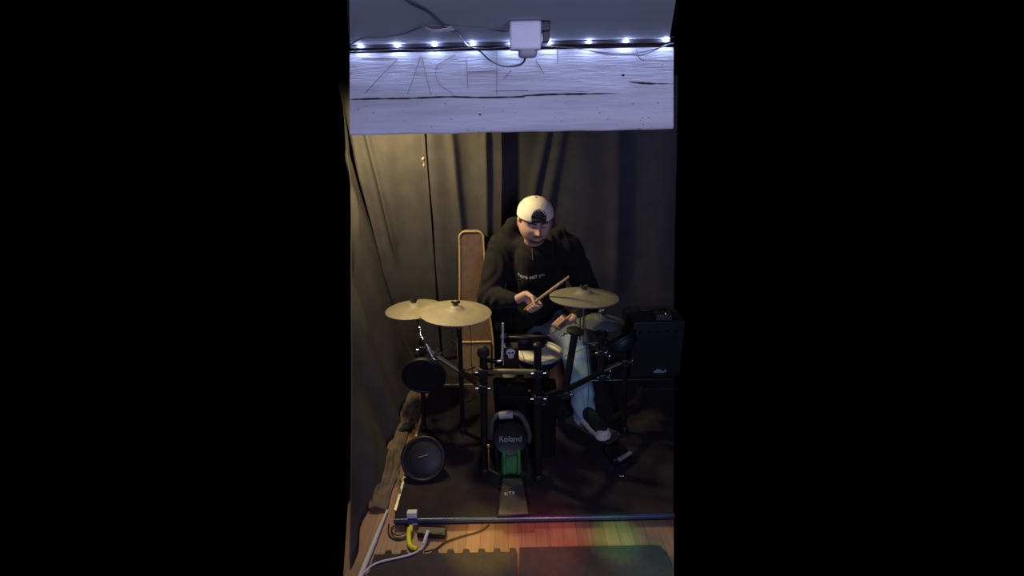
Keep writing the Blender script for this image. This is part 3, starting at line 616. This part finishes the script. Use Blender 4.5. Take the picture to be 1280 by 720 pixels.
# ------------------------------------------------------------------ gig bag
gb = thing('gig_bag', (-.25, 3.14, .05), 'upright brown gig bag with tan piping against the black curtain', 'gig bag')
tp_ = P(589, 289, 3.19); gx = tp_.x
def gy(z): return 3.06 + (z - .05) * .12
prof = []
ztop = tp_.z
for z, h in [(.055, .118), (.15, .128), (.35, .125), (.55, .105), (.75, .093), (ztop - .09, .083)]: prof.append((h, z))
for k in range(1, 10): a = math.pi / 2 * k / 9; prof.append((.038 + .045 * math.cos(a) if k < 9 else .03, ztop - .045 + .045 * math.sin(a) - .0 if k else z))
prof[6:] = [(.038 + .045 * math.cos(math.pi / 2 * k / 8), ztop - .045 + .045 * math.sin(math.pi / 2 * k / 8)) for k in range(9)]
out = [V((gx + h, gy(z), z)) for h, z in prof] + [V((gx - h, gy(z), z)) for h, z in prof[::-1]]
MB().prism(out, (0, 1, 0), .07).build('bag_body', M['bag'], gb, bevel=.008)
MB().tube(sm(3, [p + V((0, -.003, 0)) for p in out]) , .0068, 8).build('piping', M['pipe'], gb)
pk = [V((gx + h, gy(z) - .03, z)) for h, z in ((.108, .07), (.112, .20), (.112, .315))]; pk += [V((gx - h, gy(z) - .03, z)) for h, z in ((.112, .315), (.112, .20), (.108, .07))]
MB().prism(pk, (0, 1, 0), .032).build('front_pocket', M['bag2'], gb, bevel=.008)
MB().tube([pk[2] + V((0, 0, .003)), pk[3] + V((0, 0, .003))], .008, 8).build('pocket_trim', M['pipe'], gb)

# ------------------------------------------------------------------ drum throne
th = thing('drum_throne', (.15, 3.0, .05), 'round black drum stool under the drummer', 'stool')
MB().lathe((.15, 2.99, .40), [(.10, -.03), (.16, -.025), (.17, .0), (.16, .03), (.10, .04), (.01, .04)], n=40).build('seat', M['black'], th)
MB().tube([(.15, 2.99, .37), (.15, 2.99, .14)], .018, 12).build('column', M['blackm'], th)
for k in range(3): a = R(30 + 120 * k); MB().tube([(.15, 2.99, .28), (.15 + .2 * math.cos(a), 2.99 + .2 * math.sin(a), .062)], .011, 8).build('leg', M['blackm'], th)

# ------------------------------------------------------------------ the drummer
hc = P(669, 276, 2.60)                                  # centre of the head
RH = Matrix.Rotation(R(7), 3, 'Z') @ Matrix.Rotation(R(180), 3, 'Z')   # local +Y is the way the face looks
RH = RH @ Matrix.Rotation(R(-9), 3, 'X')
S = 1.08
def H(x, y, z): return hc + RH @ (V((x, y, z)) * S)
body = MB()
def face(t, p):
    # t polar from the crown, p azimuth, p = 90 deg is the face
    ct, st = math.cos(t), math.sin(t); x = .081 * st * math.cos(p); y = .097 * st * math.sin(p); z = .122 * ct
    if z < 0:
        k = -z / .122; x *= 1 + .10 * math.sin(math.pi * min(1, k)) - .12 * k ** 2
        if y < 0: y *= 1 - .25 * k
        if y > 0: y *= 1 + .02 * k
    def g(cx, cz, wx, wz): return math.exp(-((x - cx) / wx) ** 2 - ((z - cz) / wz) ** 2)
    if y > 0:
        f = min(1, y / .04)
        y += f * (-.016 * (g(-.031, .004, .016, .013) + g(.031, .004, .016, .013)) + .007 * (g(-.028, .026, .024, .008) + g(.028, .026, .024, .008))
            + .026 * g(0, -.030, .010, .013) + .014 * g(0, -.010, .008, .022) + .008 * (g(-.012, -.034, .007, .007) + g(.012, -.034, .007, .007))
            + .006 * g(0, -.058, .022, .006) + .005 * g(0, -.070, .018, .006) - .005 * g(0, -.064, .022, .002) + .010 * g(0, -.098, .020, .014)
            + .004 * (g(-.045, -.022, .018, .018) + g(.045, -.022, .018, .018)))
    return (x, y, z)
n, m = 96, 80
vs = [H(*face(max(math.pi * i / m, 1e-3), 2 * math.pi * j / n)) for i in range(m + 1) for j in range(n)]
fs = [(i * n + j, (i + 1) * n + j, (i + 1) * n + (j + 1) % n, i * n + (j + 1) % n) for i in range(m) for j in range(n)] + [tuple(range(n)), tuple(m * n + j for j in range(n - 1, -1, -1))]
body.add(vs, fs)
for s_ in (-1, 1):       # ears
    body.ell(H(s_ * .083, -.004, -.006), (.009, .017, .030), RH @ Matrix.Rotation(R(18 * s_), 3, 'Z'))
    body.ell(H(s_ * .086, -.006, .010), (.008, .014, .014), RH)
neck = P(668, 303, 2.76)
hips = V((.15, 2.98, .58)); chest = P(669, 335, 2.88)
body.capsule(H(0, -.03, -.06), neck + V((0, .04, -.05)), .055, .062)
body.capsule(neck + V((0, .14, -.10)), hips + V((0, .02, 0)), .10, .13)
SL, SR = P(628, 309, 2.86), P(709, 311, 2.86)
EL, ER = P(611, 372, 2.70), P(742, 378, 2.78)
WL, WR = P(645, 375, 2.50), P(717, 398, 2.56)
for a, b in ((SL, EL), (SR, ER)): body.capsule(a, b, .055, .042)
for a, b in ((EL, WL), (ER, WR)): body.capsule(a, b, .042, .028)
body.capsule(SL, SR, .06, .06)
print('upper', (SL - EL).length, 'fore', (EL - WL).length, (SR - ER).length, (ER - WR).length)
KR, KL = V((.02, 2.78, .47)), P(718, 425, 2.72)          # knees: his right, his left
AR, AL = V((-.01, 2.66, .14)), P(731, 520, 2.47)
for k_, a_ in ((KR, AR), (KL, AL)):
    body.capsule(hips + V((.07 if k_ is KL else -.07, 0, -.02)), k_, .085, .06); body.capsule(k_, a_, .058, .038)
FR = F(640, 545) ; FL = F(756, 543, .118)
body.capsule(AL, AL.lerp(FL, .45), .036, .026); body.capsule(AR, V((-.02, 2.50, .10)), .038, .03)
# hands: forearm direction d, stick direction s, palm normal nrm
def hand(W, G, sdir, side):
    sdir = sdir.normalized(); d = (G - W); d = (d - sdir * d.dot(sdir) * .65).normalized()
    nrm = d.cross(sdir).normalized()
    if nrm.z > 0: nrm = -nrm                    # palm faces down
    g0 = G                                       # the point of the stick inside the grip
    K = g0 - nrm * .026 + d * .008               # knuckle row centre
    base = K - d * .078
    body.capsule(W, base, .027, .024)
    for q in (-.030, -.010, .010, .030): body.capsule(base + sdir * q * .7, K + sdir * q, .0155, .0125, 12)
    for q, L in ((-.033, .9), (-.011, 1), (.011, 1.05), (.033, .98)):
        p = [K + sdir * q, K + sdir * q * 1.02 + d * .030 * L + nrm * .010, K + sdir * q * 1.02 + d * .026 * L + nrm * .036, K + sdir * q + d * .002 + nrm * .042]
        for a, b, r0, r1 in zip(p, p[1:], (.0110, .0098, .0088), (.0098, .0088, .0080)): body.capsule(a, b, r0, r1, 12)
    tb = side * .036
    p = [base + sdir * tb * .6 + nrm * .004, K - d * .040 + sdir * (tb + .010 * side) + nrm * .018, K - d * .010 + sdir * (tb + .004 * side) + nrm * .036, K + d * .012 + sdir * tb * .85 + nrm * .046]
    for a, b, r0, r1 in zip(p, p[1:], (.0165, .0125, .0105), (.0125, .0105, .0092)): body.capsule(a, b, r0, r1, 12)
GL = P(664, 381, 2.43); tipL = P(711, 346, 2.25)
GR = P(703, 404, 2.50); tipR = P(672, 433.5, 2.42)
hand(WL, GL, tipL - GL, 1); hand(WR, GR, tipR - GR, 1)
person = remeshed(body, 'person', M['skin'], voxel=.0042, smooth=3, origin=V((hips.x, hips.y, .05)))
tag(person, 'person drumming behind the kit in black hoodie, light jeans and backwards cream cap', 'person')

# face details
def F2(x, z, o=0):
    best = None
    y = .096 * math.sqrt(max(0, 1 - (x / .076) ** 2 - (z / .115) ** 2)); return H(x, y + o, z)
def on_face(x, z, off):
    # nearest grid point of the face surface
    b = None; bd = 9
    for i in range(20, 70):
        for j in range(4, 45):
            q = face(math.pi * i / m, 2 * math.pi * j / n); dd_ = (q[0] - x) ** 2 + (q[2] - z) ** 2
            if dd_ < bd: bd = dd_; b = q
    return H(b[0], b[1] + off, b[2])
for s_ in (-1, 1):
    MB().tube(sm(4, [on_face(s_ * x, z, .0015) for x, z in ((.012, .021), (.026, .025), (.040, .024), (.050, .017))]), [.0040] * 13, 8).build('eyebrow', M['hair'], person)
    MB().tube(sm(4, [on_face(s_ * x, z, .002) for x, z in ((.018, -.002), (.030, -.005), (.044, -.001))]), .0017, 8).build('eyelashes', M['hair'], person)
MB().tube(sm(4, [on_face(x, z, .0012) for x, z in ((-.024, -.064), (-.010, -.062), (0, -.063), (.010, -.062), (.024, -.064))]), .0026, 8).build('lips', M['lip'], person)
def stub(u, v):
    x = -.052 + .104 * u; zt = -.046 - .0 * abs(u - .5); z = -.048 - .062 * v + .02 * abs(2 * u - 1) ** 2 * v
    return on_face(x, z, .0006)
grid(lambda u, v: on_face(-.026 + .052 * u, -.047 - .010 * v, .0012), 10, 3).build('moustache', M['stub'], person)
grid(lambda u, v: on_face((-.045 + .09 * u) * (1 - .25 * v), -.078 - .028 * v + .012 * (2 * u - 1) ** 2, .0012), 16, 6).build('beard', M['stub'], person)
# hair over the temples, under the cap
hr = MB()
for s_ in (-1, 1): hr.ell(H(s_ * .078, .012, .022), (.008, .024, .026), RH); hr.ell(H(s_ * .072, -.05, .005), (.012, .03, .04), RH)
hr.ell(H(0, -.06, .0), (.066, .045, .06), RH)
hr.build('hair', M['hair'], person)
MB().ell(H(0, .084, .062), (.036, .014, .030), RH).build('fringe', M['hair'], person)
# cap worn backwards
cap = None
def capz(p):      # lower edge of the cap by azimuth (90 deg = face)
    return .040 + .006 * math.sin(p)
def capshape(t, p):
    rx, ry, rz = .093, .110, .098
    zc = .034
    ct, st = math.cos(t), math.sin(t)
    return (rx * st * math.cos(p), ry * st * math.sin(p) - .002, zc + rz * (abs(ct) ** .85) * (1 if ct > 0 else -1) * .92)
vs = []; fs = []; nn_, mm_ = 96, 40
def hole(x, y, z): return y > 0 and (x / .034) ** 2 + (max(0, z - .050) / .040) ** 2 < 1
for i in range(mm_ + 1):
    t = max(R(90) * i / mm_, .01)
    for j in range(nn_): vs.append(capshape(t, 2 * math.pi * j / nn_))
for i in range(mm_):
    for j in range(nn_):
        q = (i * nn_ + j, (i + 1) * nn_ + j, (i + 1) * nn_ + (j + 1) % nn_, i * nn_ + (j + 1) % nn_)
        cxx = sum(vs[k][0] for k in q) / 4; cyy = sum(vs[k][1] for k in q) / 4; czz = sum(vs[k][2] for k in q) / 4
        if not hole(cxx, cyy, czz): fs.append(q)
fs.append(tuple(range(nn_)))
cb_ = MB().add([H(*v) for v in vs], fs); cap = cb_.build('cap', M['cap'], person); cap['label'] = 'cream cap worn backwards'
sd = cap.modifiers.new('s', 'SOLIDIFY'); sd.thickness = .003
MB().tube([H(*capshape(.02, 0))] + [H(0, -.002, .034 + .0902 + .004)], .008, 12).ell(H(0, -.002, .034 + .0902), (.008, .008, .005), RH).build('top_button', M['cap'], cap)
# edge of the opening and the closing strap
arc = []
for k in range(21):
    a = math.pi * k / 20; x = .036 * math.cos(a); z = .050 + .042 * math.sin(a); y = .110 * math.sqrt(max(0, 1 - (x / .093) ** 2 - (max(0, z - .034) / .0902) ** 2)); arc.append(H(x, y, z))
MB().tube(arc, .0028, 8).build('opening_seam', M['canvas'], cap)
st = grid(lambda u, v: H((-.037 + .074 * u), .110 * math.sqrt(1 - ((-.037 + .074 * u) / .093) ** 2) + .001, .032 + .020 * v), 14, 2).build('strap', M['canvas'], cap)
st.modifiers.new('s', 'SOLIDIFY').thickness = .003
bi = grid(lambda u, v: H((-.062 + .124 * u) , -.100 * math.sqrt(1 - ((-.062 + .124 * u) / .093) ** 2) - .065 * v * math.sin(math.pi * (.12 + .76 * u)), .036 - .02 * v + .012 * math.sin(math.pi * u)), 16, 6).build('bill', M['cap'], cap)
bi.modifiers.new('s', 'SOLIDIFY').thickness = .003

# hoodie
hd = MB()
hd.ell(chest + V((0, .02, .03)), (.215, .16, .20), Matrix.Rotation(R(14), 3, 'X'))
hd.ell((chest + hips) / 2 + V((0, .0, 0)), (.205, .18, .22)); hd.ell(hips + V((0, -.01, .05)), (.20, .19, .14))
hd.capsule(neck + V((0, .0, -.07)), hips + V((0, -.08, .10)), .115, .15)
hd.capsule(SL, SR, .092, .092)
hd.capsule(SL, EL, .092, .075); hd.capsule(SR, ER, .092, .075)
hd.capsule(EL, EL.lerp(WL, .82), .072, .050); hd.capsule(ER, ER.lerp(WR, .80), .070, .050)
hd.capsule(EL.lerp(WL, .80), EL.lerp(WL, .94), .044, .042); hd.capsule(ER.lerp(WR, .78), ER.lerp(WR, .9), .042, .040)
hd.capsule(hips + V((-.06, -.06, .06)), P(640, 400, 2.70), .13, .12)     # loose hem over his right thigh
# collar and hood bunched up round the neck to the chin
for k in range(16):
    a = 2 * math.pi * k / 16; q = neck + V((.088 * math.cos(a), .05 + .085 * math.sin(a), -.002 + .030 * math.sin(a)))
    hd.ell(q, (.038, .036, .042))
hd.ell(P(643, 281, 2.86), (.055, .07, .05)); hd.ell(P(643, 292, 2.86), (.085, .07, .055), Matrix.Rotation(R(25), 3, 'Y')); hd.ell(P(697, 294, 2.88), (.065, .07, .05), Matrix.Rotation(R(-25), 3, 'Y')); hd.ell(P(669, 284, 2.93), (.14, .07, .075))
hoodie = remeshed(hd, 'hoodie', M['hood'], person, voxel=.010, smooth=8,
    disp=lambda c: .006 * noise.noise(c * 9) + .007 * math.sin(34 * noise.noise(c * 2.6 + V((3, 1, 0)))) * .6)
hoodie['label'] = 'black hooded sweatshirt'
# place lettering and zip on the chest by looking for the fabric surface
from mathutils.bvhtree import BVHTree
def on_cloth(px, py, off=.002):
    bpy.context.view_layer.update()
    global _bv
    o_ = V(hoodie['_org']); d = ray(px, py).normalized(); hit = _bv.ray_cast(V((0, 0, CAM_H)) - o_, d)
    return (hit[0] + o_ - d * off) if hit[0] else P(px, py, 2.7)
_bv = BVHTree.FromPolygons([v.co.copy() for v in hoodie.data.vertices], [tuple(p.vertices) for p in hoodie.data.polygons])
p0, p1 = on_cloth(645, 340), on_cloth(684, 341)
ux = (p1 - p0).normalized(); up_ = (on_cloth(665, 334) - on_cloth(665, 346)).normalized(); nz = ux.cross(up_).normalized(); up_ = nz.cross(ux)
RT = Matrix((ux, up_, nz)).transposed()
lt = text('more self yk', .034, (p0 + p1) / 2 + nz * .006, RT, M['print_'], 'chest_lettering', hoodie, .001, .0008)
# drape the letters onto the chest
for v in lt.data.vertices:
    wpt = v.co + V(hoodie['_org']); hit = _bv.ray_cast(v.co + nz * .15, -nz)
    if hit[0]: v.co = hit[0] + nz * .004
MB().tube([on_cloth(665.5, 311, .003), on_cloth(665.5, 316, .003), on_cloth(666, 325, .003)], [.004, .004, .003], 8).build('zip_pull', M['plate'], hoodie)

# jeans
jn = MB()
jn.ell(hips + V((0, 0, -.02)), (.185, .15, .11))
jn.capsule(hips + V((.08, -.02, -.02)), KL + V((0, .02, 0)), .118, .104); jn.capsule(KL + V((0, .01, 0)), KL.lerp(AL, .5), .102, .082); jn.capsule(KL.lerp(AL, .45), AL + V((0, 0, .0)), .082, .066)
jn.capsule(hips + V((-.08, -.02, -.02)), KR, .105, .088); jn.capsule(KR, AR, .09, .06)
jeans = remeshed(jn, 'jeans', M['jeans'], person, voxel=.009, smooth=6,
    disp=lambda c: .006 * noise.noise(c * 12) + .008 * math.sin(c.z * 60 + 6 * noise.noise(c * 5)) * (max(0, .35 - c.z) * 2 + .25))
jeans['label'] = 'light blue jeans'
# sneakers
def shoe(ank, toe):
    d = V((toe.x - ank.x, toe.y - ank.y, 0)).normalized(); pitch = .0
    heel = V((ank.x, ank.y, toe.z)) - d * .045; L = .285; up = V((0, 0, 1)); sd_ = V((-d.y, d.x, 0))
    def ring(t, z, k=1): # half width along the shoe
        w_ = .038 + .012 * math.sin(math.pi * min(1, t * 1.15)) if t < .87 else .046 * math.sqrt(max(0, 1 - ((t - .87) / .13) ** 2))
        if t < .08: w_ *= math.sqrt(max(.05, t / .08))
        return w_ * k
    ts = [.0, .02, .05, .1, .2, .35, .5, .65, .78, .87, .92, .96, .985, 1.0]
    def outline(k, z): return [heel + d * L * t + sd_ * ring(t, z, k) + up * z for t in ts] + [heel + d * L * t - sd_ * ring(t, z, k) + up * z for t in ts[::-1][1:-1]]
    so_ = MB().prism(outline(1.05, -.03), up, .030)
    u = MB(); u.ell(heel + d * .10 + up * .022, (.042, .12, .042), Matrix(((sd_.x, d.x, 0), (sd_.y, d.y, 0), (0, 0, 1))))
    u.ell(heel + d * .19 + up * .012, (.044, .09, .030), Matrix(((sd_.x, d.x, 0), (sd_.y, d.y, 0), (0, 0, 1)))); u.capsule(heel + d * .05, ank + up * .02, .040, .044)
    s1 = remeshed(u, 'sneaker', M['canvas'], person, voxel=.006, smooth=3); s1['label'] = 'black sneaker with white sole'
    so_.build('sole', M['sole'], s1, bevel=.006)
    tc_ = MB().ell(heel + d * .245 + up * .008, (.040, .040, .022), Matrix(((sd_.x, d.x, 0), (sd_.y, d.y, 0), (0, 0, 1)))); tc_.build('toe_cap', M['sole'], s1)
    MB().tube([heel + d * .15 + up * .062 + sd_ * .02, heel + d * .15 + up * .062 - sd_ * .02], .003, 6).tube([heel + d * .18 + up * .052 + sd_ * .02, heel + d * .18 + up * .052 - sd_ * .02], .003, 6).build('laces', M['canvas'], s1)
shoe(AL, FL); shoe(AR, V((-.02, 2.50, .083)))

# drumsticks
def stick(G, tip, label):
    d = (tip - G).normalized(); b0 = G - d * .07
    L = (tip - b0).length
    o = thing('drumstick', b0, label, 'drumstick')
    MB().tube([b0, b0 + d * .004, b0 + d * L * .75, b0 + d * L * .95, tip - d * .008], [.005, .0075, .0075, .0045, .0035], 12).build('shaft', M['stick'], o)
    MB().ell(tip - d * .004, (.0055, .0055, .008)).build('bead_tip', M['stick'], o)
stick(GL, tipL, 'raised wooden drumstick pointing up beside the high right cymbal')
stick(GR, tipR, 'wooden drumstick striking down onto the white snare')

for o in bpy.data.objects:
    if '_org' in o: del o['_org']
